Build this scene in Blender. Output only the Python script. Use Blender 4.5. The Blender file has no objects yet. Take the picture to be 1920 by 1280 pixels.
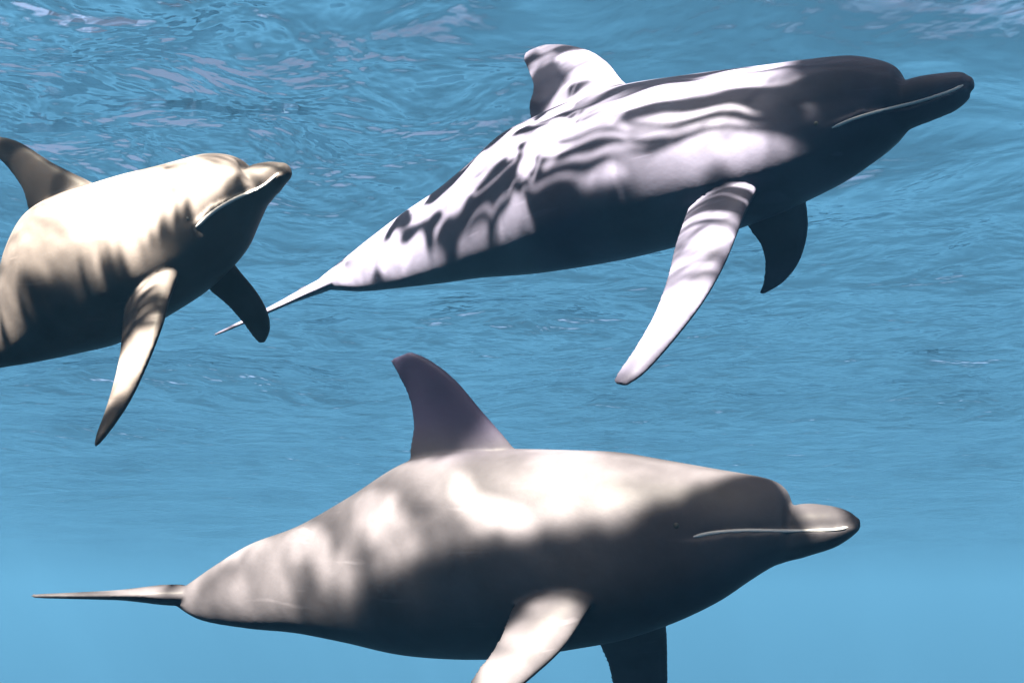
import bpy, bmesh, math, random
import numpy as np
from mathutils import Vector
from mathutils.bvhtree import BVHTree

scene = bpy.context.scene
col = scene.collection
R = math.radians

# ------------------------------------------------------------------ camera
PITCH = R(13.0)
HFOV = R(50.0)
cam_data = bpy.data.cameras.new('camera')
cam_data.sensor_width = 36.0
cam_data.lens = 18.0 / math.tan(HFOV / 2)
cam_data.clip_start = 0.05
cam_data.clip_end = 2000.0
cam = bpy.data.objects.new('camera', cam_data)
cam.location = (0, 0, 0)
cam.rotation_euler = (R(90) + PITCH, 0, 0)
col.objects.link(cam)
scene.camera = cam

# ------------------------------------------------------------------ sky, sun, exposure
SUN = Vector((-0.27, -0.62, 0.74)).normalized()          # direction towards the sun
elev = math.asin(SUN.z)
azim = math.atan2(SUN.x, SUN.y)
world = bpy.data.worlds.new('World')
scene.world = world
world.use_nodes = True
wn = world.node_tree.nodes
wl = world.node_tree.links
bg = wn['Background']
sky = wn.new('ShaderNodeTexSky')
sky.sky_type = 'NISHITA'
sky.sun_disc = False
sky.air_density = 0.10
sky.dust_density = 1.0
sky.ozone_density = 0.0
sky.sun_elevation = elev
sky.sun_rotation = azim
wl.new(sky.outputs[0], bg.inputs[0])
bg.inputs[1].default_value = 0.05

sd = bpy.data.lights.new('sun', 'SUN')
sd.energy = 5.0
sd.angle = R(0.7)
sd.color = (1.0, 0.95, 0.86)
sun = bpy.data.objects.new('sun', sd)
sun.rotation_euler = SUN.to_track_quat('Z', 'Y').to_euler()
sun.location = (0, 0, 30)
col.objects.link(sun)

scene.view_settings.view_transform = 'Standard'
scene.view_settings.look = 'None'
scene.view_settings.gamma = 1.0
scene.view_settings.use_curve_mapping = False
scene.view_settings.exposure = 3.08
scene.cycles.use_denoising = True
scene.cycles.volume_bounces = 1
scene.cycles.max_bounces = 6

# ------------------------------------------------------------------ helpers
def node(nt, kind, **kw):
    n = nt.nodes.new(kind)
    for k, v in kw.items():
        setattr(n, k, v)
    return n

def new_mat(name):
    m = bpy.data.materials.new(name)
    m.use_nodes = True
    m.node_tree.nodes.clear()
    return m, m.node_tree

def link_mesh(name, verts, faces, mat, parent=None, smooth=True):
    me = bpy.data.meshes.new(name)
    me.from_pydata([tuple(v) for v in verts], [], faces)
    me.update()
    if smooth:
        me.polygons.foreach_set('use_smooth', [True] * len(me.polygons))
    me.materials.append(mat)
    o = bpy.data.objects.new(name, me)
    col.objects.link(o)
    if parent:
        o.parent = parent
    return o

def mth(nt, op, a, b=None, c=None, clamp=False):
    n = nt.nodes.new('ShaderNodeMath')
    n.operation = op
    n.use_clamp = clamp
    for i, v in enumerate((a, b, c)):
        if v is None:
            continue
        if hasattr(v, 'is_linked'):
            nt.links.new(v, n.inputs[i])
        else:
            n.inputs[i].default_value = v
    return n.outputs[0]

def smap(nt, v, a, b, lo, hi):
    n = nt.nodes.new('ShaderNodeMapRange')
    n.interpolation_type = 'SMOOTHSTEP'
    nt.links.new(v, n.inputs[0])
    n.inputs[1].default_value = a
    n.inputs[2].default_value = b
    n.inputs[3].default_value = lo
    n.inputs[4].default_value = hi
    return n.outputs[0]

F = 960.0 / math.tan(HFOV / 2)
CF = np.array([0, math.cos(PITCH), math.sin(PITCH)])
CR = np.array([1.0, 0, 0])
CU = np.array([0, -math.sin(PITCH), math.cos(PITCH)])

def ray(px, py):
    d = CF + CR * (px - 960) / F - CU * (py - 640) / F
    return d / np.linalg.norm(d)

# ------------------------------------------------------------------ the setting
SURF = 2.60                       # height of the sea surface above the lens

# light and shade spots painted into the transmission colour: place on the surface, radii, turn, strength (negative: dims, positive: brightens)
GOBO_SPOTS_FIRST = [
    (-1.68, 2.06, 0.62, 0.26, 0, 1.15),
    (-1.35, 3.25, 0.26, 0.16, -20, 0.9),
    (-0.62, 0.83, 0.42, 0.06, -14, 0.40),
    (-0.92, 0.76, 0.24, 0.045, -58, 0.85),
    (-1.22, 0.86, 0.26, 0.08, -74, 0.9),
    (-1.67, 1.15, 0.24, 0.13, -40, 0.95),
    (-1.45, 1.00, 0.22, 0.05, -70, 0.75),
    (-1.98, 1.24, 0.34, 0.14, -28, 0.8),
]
GOBO_SPOTS_LAST = [
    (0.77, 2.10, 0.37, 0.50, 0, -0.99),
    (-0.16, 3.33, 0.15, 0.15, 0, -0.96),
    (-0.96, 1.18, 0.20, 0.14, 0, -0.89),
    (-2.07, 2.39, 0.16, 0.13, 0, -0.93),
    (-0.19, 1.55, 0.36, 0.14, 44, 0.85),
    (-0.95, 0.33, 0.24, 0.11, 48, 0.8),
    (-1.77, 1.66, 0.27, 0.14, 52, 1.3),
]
# shade bands painted into the transmission colour, on the near side of an edge: x range, (x, y) of the edge, reach, softness, raggedness
SHADE_BANDS = [
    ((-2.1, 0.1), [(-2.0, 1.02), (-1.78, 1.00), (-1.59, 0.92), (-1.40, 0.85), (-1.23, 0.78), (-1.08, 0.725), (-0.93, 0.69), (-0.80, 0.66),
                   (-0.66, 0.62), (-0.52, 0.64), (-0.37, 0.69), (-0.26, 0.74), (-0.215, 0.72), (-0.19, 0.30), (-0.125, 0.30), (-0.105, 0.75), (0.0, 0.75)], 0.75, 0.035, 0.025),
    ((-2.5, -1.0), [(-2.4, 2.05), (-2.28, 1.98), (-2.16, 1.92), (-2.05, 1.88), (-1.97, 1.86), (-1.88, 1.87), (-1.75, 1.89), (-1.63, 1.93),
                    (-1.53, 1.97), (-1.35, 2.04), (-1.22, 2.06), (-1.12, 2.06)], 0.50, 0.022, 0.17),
]

def water_material():
    m, nt = new_mat('sea_surface')
    out = node(nt, 'ShaderNodeOutputMaterial')
    geo = node(nt, 'ShaderNodeNewGeometry')
    pos = geo.outputs['Position']
    # fine ripple
    rip = node(nt, 'ShaderNodeTexNoise')
    rip.inputs['Scale'].default_value = 1.6
    rip.inputs['Detail'].default_value = 3.6
    rip.inputs['Distortion'].default_value = 0.3
    nt.links.new(pos, rip.inputs['Vector'])
    bump = node(nt, 'ShaderNodeBump')
    chop = node(nt, 'ShaderNodeMapping', vector_type='TEXTURE')
    chop.inputs['Location'].default_value = (-2.4, 5.6, SURF)
    chop.inputs['Scale'].default_value = (2.6, 2.0, 50)
    nt.links.new(pos, chop.inputs[0])
    cl = node(nt, 'ShaderNodeVectorMath', operation='LENGTH')
    nt.links.new(chop.outputs[0], cl.inputs[0])
    sy = node(nt, 'ShaderNodeSeparateXYZ')
    nt.links.new(pos, sy.inputs[0])
    nt.links.new(mth(nt, 'MAXIMUM', smap(nt, cl.outputs['Value'], 0.3, 1.25, 1.6, 0.30), smap(nt, sy.outputs[1], 4.5, 12.0, 0.32, 0.95)), bump.inputs['Strength'])
    bump.inputs['Distance'].default_value = 0.26
    nt.links.new(rip.outputs[0], bump.inputs['Height'])
    # total internal reflection beyond the critical angle (48.6 degrees in water)
    dot = node(nt, 'ShaderNodeVectorMath', operation='DOT_PRODUCT')
    nt.links.new(bump.outputs[0], dot.inputs[0])
    nt.links.new(geo.outputs['Incoming'], dot.inputs[1])
    facing = mth(nt, 'ABSOLUTE', dot.outputs['Value'])
    through = smap(nt, facing, 0.55, 0.76, 0.0, 0.97)
    # bright webs of sunlight and dim cells are painted into the transmission colour; the pattern is read
    # where the sun ray crosses the mean sea level, so that wave height does not smear it
    sx = node(nt, 'ShaderNodeSeparateXYZ')
    nt.links.new(pos, sx.inputs[0])
    dz = mth(nt, 'SUBTRACT', sx.outputs[2], SURF)
    flat = node(nt, 'ShaderNodeCombineXYZ')
    nt.links.new(mth(nt, 'MULTIPLY_ADD', dz, -SUN.x / SUN.z, sx.outputs[0]), flat.inputs[0])
    nt.links.new(mth(nt, 'MULTIPLY_ADD', dz, -SUN.y / SUN.z, sx.outputs[1]), flat.inputs[1])
    flat.inputs[2].default_value = SURF
    wpos, pos = pos, flat.outputs[0]
    warp = node(nt, 'ShaderNodeTexNoise')
    warp.inputs['Scale'].default_value = 1.7
    warp.inputs['Detail'].default_value = 2.0
    nt.links.new(pos, warp.inputs['Vector'])
    off = node(nt, 'ShaderNodeVectorMath', operation='MULTIPLY_ADD')
    nt.links.new(warp.outputs['Color'], off.inputs[0])
    off.inputs[1].default_value = (0.55, 0.55, 0.0)
    nt.links.new(pos, off.inputs[2])
    wob = node(nt, 'ShaderNodeVectorMath', operation='MULTIPLY_ADD')
    wrp = node(nt, 'ShaderNodeTexNoise')
    wrp.inputs['Scale'].default_value = 6.0
    nt.links.new(pos, wrp.inputs['Vector'])
    nt.links.new(wrp.outputs['Color'], wob.inputs[0])
    wob.inputs[1].default_value = (0.15, 0.15, 0.0)
    sh = node(nt, 'ShaderNodeVectorMath', operation='SUBTRACT')
    nt.links.new(pos, sh.inputs[0]); sh.inputs[1].default_value = (0.075, 0.075, 0.0)
    nt.links.new(sh.outputs[0], wob.inputs[2])
    fx = node(nt, 'ShaderNodeSeparateXYZ')
    nt.links.new(pos, fx.inputs[0])
    X_, Y_ = fx.outputs[0], fx.outputs[1]

    def noise(vec, scale, detail=1.5, dist=0.0):
        n = node(nt, 'ShaderNodeTexNoise')
        n.inputs['Scale'].default_value = scale
        n.inputs['Detail'].default_value = detail
        n.inputs['Distortion'].default_value = dist
        nt.links.new(vec, n.inputs['Vector'])
        return n.outputs[0]

    def mixf(f, a, b):
        n = node(nt, 'ShaderNodeMix')
        nt.links.new(f, n.inputs[0])
        for k, v in ((2, a), (3, b)):
            if hasattr(v, 'is_linked'):
                nt.links.new(v, n.inputs[k])
            else:
                n.inputs[k].default_value = v
        return n.outputs[0]

    st = node(nt, 'ShaderNodeMapping')
    st.inputs['Rotation'].default_value = (0, 0, R(36))
    nt.links.new(off.outputs[0], st.inputs[0])
    # painted caustics: small blots and a web of bright lines
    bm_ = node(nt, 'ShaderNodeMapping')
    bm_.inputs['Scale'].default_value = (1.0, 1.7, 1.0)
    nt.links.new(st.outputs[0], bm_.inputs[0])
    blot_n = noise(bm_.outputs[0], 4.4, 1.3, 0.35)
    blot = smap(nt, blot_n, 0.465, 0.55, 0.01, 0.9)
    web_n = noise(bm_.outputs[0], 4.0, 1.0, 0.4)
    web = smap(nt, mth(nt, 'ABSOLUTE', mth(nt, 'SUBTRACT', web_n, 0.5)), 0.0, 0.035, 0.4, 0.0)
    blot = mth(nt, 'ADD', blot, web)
    # painted light drawn out into long streaks
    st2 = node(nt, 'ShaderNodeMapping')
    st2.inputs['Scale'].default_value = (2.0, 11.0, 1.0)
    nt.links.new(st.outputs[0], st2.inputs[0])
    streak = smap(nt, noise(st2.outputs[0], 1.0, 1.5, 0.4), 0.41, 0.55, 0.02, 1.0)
    # smooth, wide light variation, painted too
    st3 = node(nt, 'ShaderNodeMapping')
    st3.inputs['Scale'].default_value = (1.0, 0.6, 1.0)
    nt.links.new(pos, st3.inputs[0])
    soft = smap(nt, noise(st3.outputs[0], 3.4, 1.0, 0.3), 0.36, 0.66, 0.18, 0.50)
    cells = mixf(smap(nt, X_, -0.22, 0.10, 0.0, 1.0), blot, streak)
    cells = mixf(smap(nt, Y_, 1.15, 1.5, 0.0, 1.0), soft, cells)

    def gobo_spots(cells, items, r0=0.72, r1=1.18):
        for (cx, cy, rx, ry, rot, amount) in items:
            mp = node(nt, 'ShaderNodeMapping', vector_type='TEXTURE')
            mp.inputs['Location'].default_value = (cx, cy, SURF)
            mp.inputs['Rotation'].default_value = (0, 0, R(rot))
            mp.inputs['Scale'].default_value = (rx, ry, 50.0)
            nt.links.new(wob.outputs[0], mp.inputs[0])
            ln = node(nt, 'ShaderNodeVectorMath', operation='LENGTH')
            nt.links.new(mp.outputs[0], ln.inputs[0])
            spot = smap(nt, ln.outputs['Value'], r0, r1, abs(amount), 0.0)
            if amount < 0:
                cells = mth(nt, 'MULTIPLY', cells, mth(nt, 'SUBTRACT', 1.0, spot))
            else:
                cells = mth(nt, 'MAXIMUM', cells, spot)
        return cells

    cells = gobo_spots(cells, GOBO_SPOTS_FIRST, 0.35, 1.45)
    for (x0, x1), pts, reach, softness, ragged in SHADE_BANDS:
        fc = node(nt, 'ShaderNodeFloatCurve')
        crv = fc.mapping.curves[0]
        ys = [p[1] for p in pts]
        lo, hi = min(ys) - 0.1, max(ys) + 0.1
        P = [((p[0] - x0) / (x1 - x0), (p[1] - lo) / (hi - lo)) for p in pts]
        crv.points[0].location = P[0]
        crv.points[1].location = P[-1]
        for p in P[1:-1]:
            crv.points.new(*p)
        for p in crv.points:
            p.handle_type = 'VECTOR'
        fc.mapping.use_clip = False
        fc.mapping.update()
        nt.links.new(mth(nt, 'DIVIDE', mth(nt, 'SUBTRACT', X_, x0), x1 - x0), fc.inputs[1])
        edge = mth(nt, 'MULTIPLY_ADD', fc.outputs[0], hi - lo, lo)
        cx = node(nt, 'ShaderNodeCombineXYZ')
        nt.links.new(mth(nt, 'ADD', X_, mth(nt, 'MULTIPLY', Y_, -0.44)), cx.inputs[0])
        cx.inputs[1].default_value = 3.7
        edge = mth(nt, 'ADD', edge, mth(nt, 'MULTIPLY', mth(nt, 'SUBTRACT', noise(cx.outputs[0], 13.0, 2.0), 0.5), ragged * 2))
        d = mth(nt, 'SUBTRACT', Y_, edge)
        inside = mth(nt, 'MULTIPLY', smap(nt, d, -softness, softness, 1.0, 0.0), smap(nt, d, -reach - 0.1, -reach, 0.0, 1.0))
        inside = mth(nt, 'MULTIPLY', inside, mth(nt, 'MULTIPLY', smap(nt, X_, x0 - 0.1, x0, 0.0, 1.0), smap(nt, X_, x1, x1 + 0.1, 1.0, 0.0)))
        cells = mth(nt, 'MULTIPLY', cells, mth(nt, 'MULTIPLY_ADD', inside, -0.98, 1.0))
    cells = gobo_spots(cells, GOBO_SPOTS_LAST)
    # farther out the painted pattern gives way to one even transmission
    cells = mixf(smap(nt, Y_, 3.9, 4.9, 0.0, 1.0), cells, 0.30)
    gobo = mth(nt, 'MULTIPLY', cells, 8.2)
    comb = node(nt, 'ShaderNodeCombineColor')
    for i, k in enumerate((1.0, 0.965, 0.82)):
        nt.links.new(mth(nt, 'MULTIPLY', gobo, k), comb.inputs[i])
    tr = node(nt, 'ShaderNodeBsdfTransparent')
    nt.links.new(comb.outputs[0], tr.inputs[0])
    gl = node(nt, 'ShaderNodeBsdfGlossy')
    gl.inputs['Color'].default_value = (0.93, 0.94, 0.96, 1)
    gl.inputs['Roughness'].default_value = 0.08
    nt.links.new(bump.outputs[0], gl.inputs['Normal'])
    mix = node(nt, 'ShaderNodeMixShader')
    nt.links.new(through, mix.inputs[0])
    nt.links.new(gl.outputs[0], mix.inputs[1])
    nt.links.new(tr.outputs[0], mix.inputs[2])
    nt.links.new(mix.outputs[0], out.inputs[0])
    return m

def build_water():
    rng = np.random.default_rng(5)
    n = 640
    t = np.linspace(-1, 1, n)
    g = np.sinh(t * 6.1) / np.sinh(6.1) * 460.0
    gx = g
    gy = g + 6.0
    X, Y = np.meshgrid(gx, gy)
    Z = np.zeros_like(X)
    dist = np.sqrt(X ** 2 + (Y - 6.0) ** 2)
    for k in range(46):
        lam = 0.35 * (9.0 ** rng.random()) if k < 34 else 3.5 * (2.5 ** rng.random())
        ang = rng.normal(R(70), 0.9)
        kx, ky = math.cos(ang) * 2 * math.pi / lam, math.sin(ang) * 2 * math.pi / lam
        slope = 0.019 if k < 34 else 0.034
        amp = slope * lam / (2 * math.pi)
        ph = rng.random() * 2 * math.pi
        cell = 0.034 * np.sqrt(1 + (dist / 2.1) ** 2)
        fade = np.clip(lam / (cell * 4.0) - 0.4, 0, 1)
        W = kx * X + ky * Y + ph + 0.8 * np.sin(0.21 * kx * Y - 0.17 * ky * X + ph * 3)
        Z += amp * np.sin(W) * fade
    Z += SURF
    verts = np.stack([X, Y, Z], -1).reshape(-1, 3)
    i = np.arange(n - 1)
    a = (i[:, None] * n + i[None, :]).ravel()
    faces = np.stack([a, a + 1, a + n + 1, a + n], 1)
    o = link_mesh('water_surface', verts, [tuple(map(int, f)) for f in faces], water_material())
    o['kind'] = 'structure'
    o['label'] = 'rippled underside of the sea surface'
    return o

def build_seabed():
    m, nt = new_mat('sand')
    out = node(nt, 'ShaderNodeOutputMaterial')
    b = node(nt, 'ShaderNodeBsdfPrincipled')
    b.inputs['Roughness'].default_value = 0.95
    nz = node(nt, 'ShaderNodeTexNoise')
    nz.inputs['Scale'].default_value = 0.25
    nz.inputs['Detail'].default_value = 6
    rp = node(nt, 'ShaderNodeValToRGB')
    rp.color_ramp.elements[0].color = (0.10, 0.10, 0.085, 1)
    rp.color_ramp.elements[1].color = (0.22, 0.21, 0.17, 1)
    geo = node(nt, 'ShaderNodeNewGeometry')
    nt.links.new(geo.outputs['Position'], nz.inputs['Vector'])
    nt.links.new(nz.outputs[0], rp.inputs[0])
    nt.links.new(rp.outputs[0], b.inputs['Base Color'])
    nt.links.new(b.outputs[0], out.inputs[0])
    n = 60
    g = np.linspace(-470, 470, n)
    X, Y = np.meshgrid(g, g)
    Z = -200 + 0.8 * np.sin(X * 0.07) * np.cos(Y * 0.05 + 1) + 0.4 * np.sin(X * 0.19 + Y * 0.13)
    verts = np.stack([X, Y, Z], -1).reshape(-1, 3)
    faces = [(j * n + i, j * n + i + 1, (j + 1) * n + i + 1, (j + 1) * n + i) for j in range(n - 1) for i in range(n - 1)]
    o = link_mesh('sea_bed', verts, faces, m)
    o['kind'] = 'structure'
    o['label'] = 'pale sandy sea bed far below the dolphins'

build_water()
build_seabed()

# ------------------------------------------------------------------ dolphins
def unit(v):
    v = np.asarray(v, float)
    return v / np.linalg.norm(v)

class Frame:
    """the dolphin's plane of symmetry: a point on it and its near-side normal"""
    def __init__(self, px, py, dist, yaw, drop=0.0):
        self.p0 = ray(px, py) * dist
        to = unit(-self.p0 * np.array([1, 1, 0]))
        right = unit(np.cross(to, [0, 0, 1])) * -1
        n = to * math.cos(yaw) - right * math.sin(yaw)
        n = n * math.cos(drop) + np.array([0, 0, -1]) * math.sin(drop)
        self.n = unit(n)
        self.up = unit(np.array([0, 0, 1]) - self.n * self.n[2])
        self.h = unit(np.cross(self.up, self.n)) * -1
        if self.h[0] < 0:
            self.h = -self.h
    def at(self, px, py, lat=0.0):
        r = ray(px, py)
        q = self.p0 + self.n * lat
        return r * (np.dot(q, self.n) / np.dot(r, self.n))
    def local(self, P):
        d = np.asarray(P) - self.p0
        return np.stack([d @ self.h, d @ self.n, d @ self.up], -1)

def cat(keys, m):
    """smooth resampling of rows of keys to m rows (Catmull-Rom)"""
    K = np.asarray(keys, float)
    n = len(K)
    P = np.vstack([2 * K[0] - K[1], K, 2 * K[-1] - K[-2]])
    out = []
    for s in np.linspace(0, n - 1, m):
        i = min(int(s), n - 2)
        f = s - i
        a, b, c, d = P[i], P[i + 1], P[i + 2], P[i + 3]
        out.append(0.5 * (2 * b + (c - a) * f + (2 * a - 5 * b + 4 * c - d) * f * f + (3 * b - a - 3 * c + d) * f ** 3))
    return np.array(out)

def rings_to_mesh(rings):
    """rings: list of (k,3) arrays -> closed shell"""
    k = len(rings[0])
    V = np.vstack(rings)
    F_ = []
    for r in range(len(rings) - 1):
        for j in range(k):
            F_.append((r * k + j, r * k + (j + 1) % k, (r + 1) * k + (j + 1) % k, (r + 1) * k + j))
    c0, c1 = len(V), len(V) + 1
    V = np.vstack([V, rings[0].mean(0), rings[-1].mean(0)])
    last = (len(rings) - 1) * k
    for j in range(k):
        F_.append((c0, (j + 1) % k, j))
        F_.append((c1, last + j, last + (j + 1) % k))
    return V, F_

def blade(lead, trail, thick, nrm, m=26, k=28):
    """a fin: lead/trail edge points (3-D), thickness at each, surface normal hint"""
    keys = np.hstack([np.array(lead), np.array(trail), np.array(thick)[:, None], np.array(nrm)])
    S = cat(keys, m)
    rings = []
    for s in S:
        a, b, th, nv = s[:3], s[3:6], max(s[6], 0.006), s[7:10]
        ch = b - a
        nv = nv - ch * np.dot(nv, ch) / np.dot(ch, ch)
        nv = unit(nv)
        ring = []
        for q in range(k):
            w = 2 * math.pi * q / k
            x = 0.5 - 0.5 * math.cos(w)
            prof = (1.9 * math.sqrt(max(x, 0)) * (1 - x) ** 0.85 + 0.10 * math.sin(math.pi * x)) / 0.98
            y = th * 0.5 * prof * (1 if math.sin(w) >= 0 else -1) + 0.0025 * math.sin(w)
            ring.append(a + ch * x + nv * y)
        rings.append(np.array(ring))
    return rings_to_mesh(rings)

def skin_material(name, base, dark, pale, fin=None):
    m, nt = new_mat(name)
    out = node(nt, 'ShaderNodeOutputMaterial')
    b = node(nt, 'ShaderNodeBsdfPrincipled')
    tc = node(nt, 'ShaderNodeTexCoord')
    n1 = node(nt, 'ShaderNodeTexNoise')
    n1.inputs['Scale'].default_value = 2.5
    n1.inputs['Detail'].default_value = 8
    n1.inputs['Roughness'].default_value = 0.62
    nt.links.new(tc.outputs['Object'], n1.inputs['Vector'])
    rp = node(nt, 'ShaderNodeValToRGB')
    e = rp.color_ramp.elements
    e[0].position, e[0].color = 0.35, (*dark, 1)
    e[1].position, e[1].color = 0.70, (*pale, 1)
    mid = e.new(0.52)
    mid.color = (*base, 1)
    nt.links.new(n1.outputs[0], rp.inputs[0])
    # thin rake scars running along the flank
    mp = node(nt, 'ShaderNodeMapping')
    mp.inputs['Scale'].default_value = (3.0, 9.0, 34.0)
    mp.inputs['Rotation'].default_value = (0, 0.25, 0)
    nt.links.new(tc.outputs['Object'], mp.inputs[0])
    n2 = node(nt, 'ShaderNodeTexNoise')
    n2.inputs['Scale'].default_value = 1.0
    n2.inputs['Detail'].default_value = 2
    nt.links.new(mp.outputs[0], n2.inputs['Vector'])
    sc = smap(nt, n2.outputs[0], 0.64, 0.72, 0.0, 0.55)
    mx = node(nt, 'ShaderNodeMixRGB')
    nt.links.new(sc, mx.inputs[0])
    nt.links.new(rp.outputs[0], mx.inputs[1])
    mx.inputs[2].default_value = (*pale, 1)
    last = mx.outputs[0]
    if fin:      # violet shade on the back fin, painted into the skin colour
        sp = node(nt, 'ShaderNodeSeparateXYZ')
        nt.links.new(tc.outputs['Object'], sp.inputs[0])
        fm = node(nt, 'ShaderNodeMixRGB')
        nt.links.new(smap(nt, mth(nt, 'MULTIPLY_ADD', n1.outputs[0], 0.12, sp.outputs[2]), 0.29, 0.45, 0.0, 0.95), fm.inputs[0])
        nt.links.new(last, fm.inputs[1])
        fm.inputs[2].default_value = (*fin, 1)
        last = fm.outputs[0]
    nt.links.new(last, b.inputs['Base Color'])
    b.inputs['Roughness'].default_value = 0.48
    b.inputs['Specular IOR Level'].default_value = 0.03
    n3 = node(nt, 'ShaderNodeTexNoise')
    n3.inputs['Scale'].default_value = 40
    n3.inputs['Detail'].default_value = 3
    nt.links.new(tc.outputs['Object'], n3.inputs['Vector'])
    bp = node(nt, 'ShaderNodeBump')
    bp.inputs['Strength'].default_value = 0.08
    bp.inputs['Distance'].default_value = 0.01
    nt.links.new(n3.outputs[0], bp.inputs['Height'])
    nt.links.new(bp.outputs[0], b.inputs['Normal'])
    nt.links.new(b.outputs[0], out.inputs[0])
    return m

def plain_material(name, rgb, rough=0.5):
    m, nt = new_mat(name)
    out = node(nt, 'ShaderNodeOutputMaterial')
    b = node(nt, 'ShaderNodeBsdfPrincipled')
    b.inputs['Base Color'].default_value = (*rgb, 1)
    b.inputs['Roughness'].default_value = rough
    nz = node(nt, 'ShaderNodeTexNoise')
    nz.inputs['Scale'].default_value = 60
    bp = node(nt, 'ShaderNodeBump')
    bp.inputs['Strength'].default_value = 0.05
    nt.links.new(nz.outputs[0], bp.inputs['Height'])
    nt.links.new(bp.outputs[0], b.inputs['Normal'])
    nt.links.new(b.outputs[0], out.inputs[0])
    return m

LIP = plain_material('pale_lip', (0.17, 0.165, 0.175), 0.5)
EYE = plain_material('dark_eye', (0.006, 0.006, 0.007), 0.7)

def hw_ratio(u):
    """half width / half height along the body, u = 0 tail .. 1 beak tip"""
    xs = [0.0, 0.06, 0.15, 0.30, 0.50, 0.66, 0.78, 0.86, 0.90, 0.95, 1.0]
    ys = [0.55, 0.38, 0.42, 0.62, 0.80, 0.84, 0.84, 0.86, 0.92, 1.05, 1.0]
    return float(np.interp(u, xs, ys))

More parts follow.
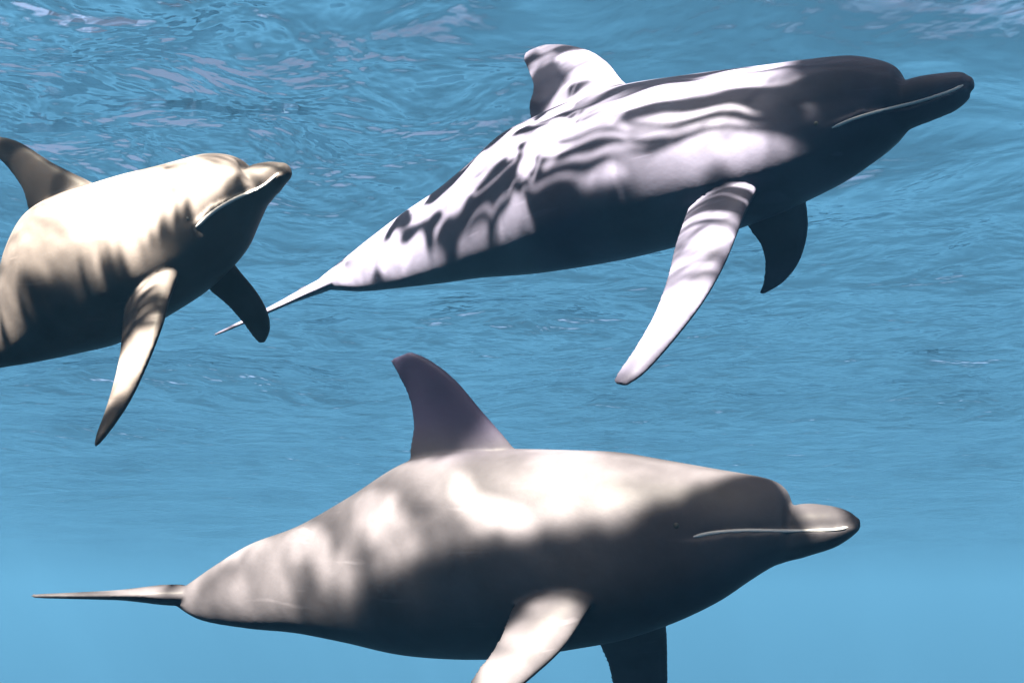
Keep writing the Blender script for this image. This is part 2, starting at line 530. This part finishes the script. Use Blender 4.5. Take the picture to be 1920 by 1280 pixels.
def build_dolphin(spec):
    fr = spec['frame']
    scale = spec.get('slim', 1.0)
    # --- body sections
    keys = []
    for (t, b) in spec['pairs']:
        T, B = fr.at(*t), fr.at(*b)
        keys.append(np.hstack([(T + B) / 2, (T - B) / 2 * scale]))
    tip = fr.at(*spec['tip'])
    # the outline of a rounded body seen obliquely is a little larger than its section in the plane of symmetry
    ln = np.cumsum([0] + [np.linalg.norm(keys[i + 1][:3] - keys[i][:3]) for i in range(len(keys) - 1)])
    for i, k_ in enumerate(keys):
        r_ = hw_ratio(ln[i] / (ln[-1] + 0.02))
        d_ = -k_[:3]
        tn = np.dot(d_, unit(k_[3:6])) / np.dot(d_, fr.n)
        k_[3:6] /= math.sqrt(1 + (r_ * tn) ** 2)
    S = cat(keys, 190)
    arc = np.concatenate([[0], np.cumsum(np.linalg.norm(np.diff(S[:, :3], axis=0), axis=1))])
    total = arc[-1] + np.linalg.norm(tip - S[-1, :3])
    U = arc / total
    nm = len(spec['mouth'])
    mouth = cat([fr.local(fr.at(*p, 0.115 - 0.075 * i / (nm - 1))) for i, p in enumerate(spec['mouth'])], 60)[:, [0, 2]]
    mx0, mx1 = mouth[0, 0], mouth[-1, 0]
    rings = []
    K = 112
    for s, u in zip(S, U):
        c, hv = s[:3], s[3:6]
        hh = np.linalg.norm(hv)
        hw = hh * hw_ratio(u)
        ring = []
        for q in range(K):
            w = 2 * math.pi * q / K
            cy, sy = math.cos(w), math.sin(w)
            # fuller flank below the middle, slightly keeled back and belly
            lat = hw * math.copysign(abs(cy) ** 0.94, cy) * (1 - 0.10 * sy)
            p = c + hv * sy + fr.n * lat
            # mouth: the lower jaw stands out a little under the line
            lp = fr.local(p)
            if mx0 - 0.03 < lp[0] < mx1 + 0.03 and u > 0.7:
                mz = np.interp(lp[0], mouth[:, 0], mouth[:, 1])
                d = lp[2] - mz
                e = min(1, max(0, (lp[0] - mx0 + 0.03) / 0.08))
                k_ = 0.0
                if d < 0:
                    k_ = 0.010 * math.exp(d / 0.035)
                else:
                    k_ = -0.010 * math.exp(-d / 0.016)
                p = p + fr.n * math.copysign(1, cy) * k_ * e * min(1, abs(cy) * 2)
            ring.append(p)
        rings.append(np.array(ring))
    # rounded beak end
    c, hv = S[-1, :3], S[-1, 3:6]
    for f_ in (0.35, 0.65, 0.88):
        g = math.sqrt(1 - f_ ** 2)
        cc = c + (tip - c) * f_
        hh = np.linalg.norm(hv)
        rings.append(np.array([cc + hv * g * math.sin(2 * math.pi * q / K) + fr.n * hh * g * math.cos(2 * math.pi * q / K) for q in range(K)]))
    # rounded tail stump hidden in the flukes
    shells = [rings_to_mesh(rings)]
    # --- dorsal fin
    fl = spec['fin']
    lead = [fr.at(p[0], p[1], spec.get('fin_lean', 0) * i) for i, p in enumerate(fl['lead'])]
    trail = [fr.at(p[0], p[1], spec.get('fin_lean', 0) * i) for i, p in enumerate(fl['trail'])]
    n_ = len(lead)
    th = [0.105, 0.07, 0.05, 0.036, 0.026, 0.018, 0.014][:n_]
    shells.append(blade(lead, trail, th, [fr.n] * n_))
    # --- flippers
    for key in ('near', 'far'):
        f_ = spec[key]
        lead = [fr.at(p[0], p[1], p[2]) for p in f_['lead']]
        trail = [fr.at(p[0], p[1], p[2]) for p in f_['trail']]
        n_ = len(lead)
        th = np.interp(np.linspace(0, 1, n_), [0, 0.25, 0.7, 1], [0.085, 0.06, 0.035, 0.014]) * f_.get('th', 1)
        nr = [np.cross(trail[i] - lead[i], (lead[min(i + 1, n_ - 1)] - lead[max(i - 1, 0)])) for i in range(n_)]
        nr = [unit(v) for v in nr]
        shells.append(blade(lead, trail, th, nr))
    # --- flukes
    fk = spec['fluke']
    root = S[0, :3]
    back = unit(fr.at(*fk['toward']) - root)
    view = unit(-root)
    side = unit(view - back * np.dot(view, back)) + fr.up * fk.get('twist', 0.0)
    side = unit(side - back * np.dot(side, back))
    nor = unit(np.cross(back, side))
    span, ch = fk['span'], fk['chord']
    for sg in (1, -1):
        lead, trail, th = [], [], []
        for f_, lx, tx, t_ in ((-0.06, -0.80, 0.86, 0.085), (0.10, -0.42, 0.90, 0.068), (0.30, 0.10, 0.98, 0.040),
                               (0.55, 0.42, 1.10, 0.028), (0.80, 0.82, 1.27, 0.018), (0.94, 1.12, 1.38, 0.013), (1.0, 1.34, 1.44, 0.010)):
            droop = -nor * 0.03 * f_ * f_ * (1 if nor[2] > 0 else -1) * fk.get('droop', 1)
            base = root + side * sg * span * f_ + droop
            lead.append(base + back * ch * lx)
            trail.append(base + back * ch * tx)
            th.append(t_ * fk.get('th', 1))
        shells.append(blade(lead, trail, th, [nor] * 7))
    # --- one continuous skin
    V, Fc, o_ = [], [], 0
    for (v, f_) in shells:
        V.append(fr.local(v))
        Fc += [tuple(int(i) + o_ for i in q) for q in f_]
        o_ += len(v)
    V = np.vstack(V)
    me = bpy.data.meshes.new('raw')
    me.from_pydata([tuple(v) for v in V], [], Fc)
    bm = bmesh.new(); bm.from_mesh(me)
    bmesh.ops.recalc_face_normals(bm, faces=bm.faces)
    bm.to_mesh(me); bm.free()
    tmp = bpy.data.objects.new('raw', me)
    col.objects.link(tmp)
    rm = tmp.modifiers.new('r', 'REMESH'); rm.mode = 'VOXEL'; rm.voxel_size = spec.get('voxel', 0.0055)
    sm = tmp.modifiers.new('s', 'SMOOTH'); sm.factor = 0.5; sm.iterations = 5
    dg = bpy.context.evaluated_depsgraph_get(); dg.update()
    body = bpy.data.meshes.new_from_object(tmp.evaluated_get(dg))
    bpy.data.objects.remove(tmp); bpy.data.meshes.remove(me)
    body.name = 'dolphin'
    body.polygons.foreach_set('use_smooth', [True] * len(body.polygons))
    body.materials.clear(); body.materials.append(spec['mat'])
    ob = bpy.data.objects.new('dolphin', body)
    M = np.eye(4)
    M[:3, 0], M[:3, 1], M[:3, 2], M[:3, 3] = fr.h, fr.n, fr.up, fr.p0
    from mathutils import Matrix
    Mx = Matrix(M.tolist())
    if Mx.to_3x3().determinant() < 0:          # keep a right-handed frame: mirror the lateral axis
        Mx.col[1] = -Mx.col[1]
        co = np.empty(len(body.vertices) * 3); body.vertices.foreach_get('co', co)
        co = co.reshape(-1, 3); co[:, 1] *= -1
        body.vertices.foreach_set('co', co.ravel())
        body.flip_normals(); body.update()
        flip = -1.0
    else:
        flip = 1.0
    ob.matrix_world = Mx
    col.objects.link(ob)
    ob['label'] = spec['label']; ob['category'] = 'dolphin'; ob['group'] = 'dolphins swimming below the surface'
    # --- lips and eyes on the finished skin
    bvh = BVHTree.FromPolygons([v.co[:] for v in body.vertices], [p.vertices[:] for p in body.polygons])
    inv = ob.matrix_world.inverted()
    eye_o = inv @ Vector((0, 0, 0))
    def seen(px, py):
        d_ = (inv.to_3x3() @ Vector(ray(px, py))).normalized()
        h = bvh.ray_cast(eye_o, d_)
        return h[0], h[1]
    line = cat([[p[0], p[1]] for p in spec['mouth']], 70)
    for side in (1, -1):
        rr = []
        pts = []
        for p in line:
            h, nn = seen(p[0], p[1])
            if h is not None and side < 0:
                hit = bvh.find_nearest(Vector((h.x, -h.y, h.z)))
                h, nn = hit[0], hit[1]
            if h is not None:
                pts.append((np.array(h), np.array(nn)))
        P = np.array([a for a, _ in pts]); N = np.array([b for _, b in pts])
        for _ in range(6):
            P[1:-1] = (P[:-2] + 2 * P[1:-1] + P[2:]) / 4
        n_ = len(P)
        for i in range(n_):
            tg = unit(P[min(i + 1, n_ - 1)] - P[max(i - 1, 0)])
            nn = unit(N[i] - tg * np.dot(N[i], tg)); bb = np.cross(tg, nn)
            f_ = i / (n_ - 1)
            r_ = spec.get('lip_r', 0.0046) * min(1, 0.25 + 3.2 * math.sin(math.pi * min(1, max(0, f_ * 0.97 + 0.015))))
            rr.append(np.array([P[i] + nn * r_ * 0.25 + (nn * math.cos(a) * 0.6 + bb * math.sin(a)) * r_ for a in np.linspace(0, 2 * math.pi, 9)[:-1]]))
        v, f_ = rings_to_mesh(rr)
        lip = link_mesh('lip', v, f_, LIP, ob)
        lip['label'] = 'pale line along the edge of the closed mouth'
        h, nn = seen(*spec['eye'])
        if h is not None and side < 0:
            hit = bvh.find_nearest(Vector((h.x, -h.y, h.z)))
            h, nn = hit[0], hit[1]
        if h is not None:
            bm = bmesh.new()
            bmesh.ops.create_uvsphere(bm, u_segments=16, v_segments=10, radius=spec.get('eye_r', 0.010))
            me = bpy.data.meshes.new('eye'); bm.to_mesh(me); bm.free()
            me.polygons.foreach_set('use_smooth', [True] * len(me.polygons))
            me.materials.append(EYE)
            e = bpy.data.objects.new('eye', me)
            e.location = Vector(h) - nn * 0.007
            col.objects.link(e); e.parent = ob
    return ob

# bottom dolphin: level, closest to the camera
build_dolphin(dict(
    label='large grey dolphin with tall curved dorsal fin, gliding level below the other two',
    frame=Frame(1000, 1030, 2.95, R(24), R(16)), mat=skin_material('warm_grey_skin', (0.025, 0.0232, 0.0285), (0.017, 0.0158, 0.0194), (0.035, 0.0325, 0.0399), fin=(0.019, 0.0165, 0.034)),
    slim=1.0,
    pairs=[((318, 1108), (312, 1121)), ((345, 1098), (332, 1136)), ((400, 1060), (380, 1163)), ((470, 1018), (470, 1178)), ((560, 983), (560, 1186)),
           ((660, 925), (660, 1203)), ((760, 862), (770, 1224)), ((860, 836), (880, 1231)), ((960, 838), (985, 1228)),
           ((1060, 841), (1090, 1212)), ((1150, 845), (1180, 1195)), ((1240, 860), (1270, 1165)), ((1330, 876), (1350, 1127)),
           ((1400, 888), (1410, 1087)), ((1448, 900), (1450, 1062)), ((1472, 918), (1474, 1053)), ((1483, 945), (1488, 1049)), ((1498, 944), (1502, 1046)),
           ((1520, 943), (1525, 1039)), ((1560, 948), (1565, 1026)), ((1590, 957), (1592, 1010)), ((1606, 968), (1606, 998))],
    tip=(1614, 982),
    mouth=[(1300, 1006), (1340, 998), (1400, 994), (1480, 995), (1560, 993), (1590, 988)],
    eye=(1268, 985),
    fin=dict(lead=[(990, 880), (955, 830), (905, 772), (852, 710), (805, 674), (770, 659)],
             trail=[(770, 900), (768, 850), (775, 795), (766, 745), (744, 698), (731, 675)]),
    near=dict(lead=[(1150, 1085, 0.10), (1112, 1130, 0.20), (1062, 1208, 0.29), (1000, 1268, 0.37), (930, 1325, 0.43), (860, 1385, 0.47)],
              trail=[(985, 1090, 0.14), (955, 1150, 0.25), (930, 1207, 0.34), (890, 1262, 0.41), (850, 1325, 0.46), (828, 1378, 0.48)]),
    far=dict(lead=[(1240, 1120, -0.10), (1250, 1180, -0.22), (1252, 1240, -0.28), (1250, 1300, -0.33), (1225, 1370, -0.37), (1190, 1420, -0.39)],
             trail=[(1110, 1150, -0.10), (1122, 1205, -0.20), (1140, 1248, -0.26), (1150, 1305, -0.31), (1158, 1365, -0.35), (1172, 1412, -0.38)]),
    fluke=dict(toward=(60, 1110), span=0.27, chord=0.205, twist=-0.04, th=0.8, droop=0),
))

# upper dolphin: climbing, dappled with light
build_dolphin(dict(
    label='dolphin climbing towards the surface, flank and tail dappled with light, head in shade',
    frame=Frame(1200, 320, 3.90, R(30), R(-8)), mat=skin_material('blue_grey_skin', (0.0225, 0.0215, 0.0335), (0.0153, 0.0146, 0.0228), (0.0315, 0.0301, 0.0469)),
    slim=1.0,
    pairs=[((600, 520), (622, 545)), ((640, 488), (680, 548)), ((700, 440), (745, 543)), ((760, 395), (815, 537)),
           ((830, 348), (890, 529)), ((900, 292), (975, 526)), ((960, 240), (1050, 519)), ((1030, 205), (1130, 507)),
           ((1110, 172), (1215, 488)), ((1190, 150), (1300, 464)), ((1280, 137), (1380, 437)), ((1370, 126), (1450, 408)),
           ((1450, 117), (1515, 376)), ((1530, 107), (1575, 343)), ((1600, 101), (1625, 306)), ((1650, 108), (1660, 274)),
           ((1684, 122), (1690, 246)), ((1699, 147), (1708, 237)), ((1714, 145), (1724, 231)), ((1735, 140), (1748, 222)), ((1775, 135), (1783, 207)),
           ((1805, 134), (1808, 188)), ((1818, 142), (1820, 172))],
    tip=(1827, 155),
    mouth=[(1560, 240), (1600, 223), (1650, 208), (1720, 191), (1780, 172), (1806, 160)],
    eye=(1530, 232),
    fin=dict(lead=[(1215, 190), (1168, 152), (1140, 118), (1105, 95), (1060, 84), (1025, 84)],
             trail=[(1000, 250), (992, 200), (1000, 165), (990, 132), (982, 112), (985, 98)]),
    near=dict(lead=[(1425, 340, 0.06), (1395, 402, 0.19), (1362, 488, 0.27), (1322, 560, 0.34), (1268, 632, 0.40), (1212, 695, 0.44), (1175, 722, 0.46)],
              trail=[(1290, 390, 0.10), (1266, 458, 0.23), (1250, 522, 0.32), (1226, 588, 0.38), (1190, 652, 0.43), (1157, 700, 0.45), (1150, 718, 0.46)]),
    far=dict(lead=[(1500, 330, -0.08), (1512, 380, -0.20), (1515, 432, -0.25), (1500, 488, -0.29), (1470, 528, -0.32), (1432, 551, -0.34)],
             trail=[(1385, 370, -0.08), (1400, 422, -0.18), (1425, 460, -0.23), (1433, 495, -0.27), (1430, 530, -0.31), (1423, 548, -0.33)]),
    fluke=dict(toward=(380, 626), span=0.30, chord=0.30, twist=-0.10, th=0.75, droop=0),
))

# left dolphin: a smaller one, seen a little from ahead, tail outside the picture
build_dolphin(dict(
    label='smaller brown bellied dolphin, head raised, sunlit cream back, beside the tail of the climbing dolphin',
    frame=Frame(300, 480, 3.75, R(32), R(14)), mat=skin_material('brown_grey_skin', (0.0285, 0.0246, 0.0255), (0.0194, 0.0167, 0.0173), (0.0399, 0.0344, 0.0357)),
    slim=1.0, lip_r=0.0054,
    pairs=[((-230, 725), (-226, 745)), ((-190, 695), (-180, 735)), ((-130, 645), (-105, 718)), ((-60, 612), (-15, 694)), ((-2, 538), (65, 681)),
           ((26, 455), (140, 668)), ((62, 392), (215, 652)), ((110, 360), (275, 620)), ((170, 341), (325, 590)),
           ((235, 322), (375, 556)), ((295, 308), (420, 515)), ((345, 295), (455, 473)), ((385, 285), (478, 425)),
           ((420, 286), (493, 393)), ((446, 295), (503, 380)), ((456, 314), (511, 371)), ((464, 312), (515, 367)), ((478, 306), (520, 362)),
           ((505, 302), (530, 348)), ((526, 304), (539, 338))],
    tip=(545, 317),
    mouth=[(367, 426), (400, 397), (440, 373), (490, 351), (522, 325)],
    eye=(352, 410), eye_r=0.009,
    fin=dict(lead=[(215, 372), (170, 341), (100, 306), (40, 268), (0, 256), (-25, 256)],
             trail=[(80, 440), (55, 398), (42, 355), (12, 312), (-16, 285), (-32, 268)]),
    near=dict(lead=[(340, 490, 0.10), (318, 548, 0.20), (304, 602, 0.26), (278, 670, 0.32), (247, 738, 0.37), (213, 793, 0.40), (184, 832, 0.41)],
              trail=[(243, 535, 0.05), (230, 595, 0.16), (225, 660, 0.24), (211, 725, 0.31), (194, 780, 0.36), (181, 815, 0.39), (177, 838, 0.41)]),
    far=dict(lead=[(415, 450, -0.05), (442, 498, -0.15), (480, 545, -0.20), (501, 582, -0.24), (507, 615, -0.27), (498, 640, -0.29)],
             trail=[(350, 500, -0.05), (388, 540, -0.14), (428, 575, -0.19), (455, 606, -0.23), (474, 632, -0.26), (485, 643, -0.28)]),
    fluke=dict(toward=(-420, 800), span=0.24, chord=0.16, twist=-0.1),
))

# ------------------------------------------------------------------ the water body as haze
def build_haze():
    m, nt = new_mat('sea_water')
    out = node(nt, 'ShaderNodeOutputMaterial')
    pv = node(nt, 'ShaderNodeVolumePrincipled')
    pv.inputs['Color'].default_value = (0.0245, 0.0765, 0.150, 1)
    pv.inputs['Density'].default_value = 0.0115
    pv.inputs['Anisotropy'].default_value = 0.1
    pv.inputs['Density Attribute'].default_value = ''
    pv.inputs['Temperature Attribute'].default_value = ''
    pv.inputs['Color Attribute'].default_value = ''
    nt.links.new(pv.outputs[0], out.inputs['Volume'])
    bm = bmesh.new()
    bmesh.ops.create_cube(bm, size=1.0)
    zlo, zhi = -203.0, SURF + 0.9
    for v in bm.verts:
        v.co.x *= 960; v.co.y *= 960
        v.co.y += 4.5
        v.co.z = zhi if v.co.z > 0 else zlo
    me = bpy.data.meshes.new('haze'); bm.to_mesh(me); bm.free()
    me.materials.append(m)
    o = bpy.data.objects.new('haze', me)
    o['kind'] = 'stuff'
    o['label'] = 'blue sea water around the dolphins'
    col.objects.link(o)
build_haze()
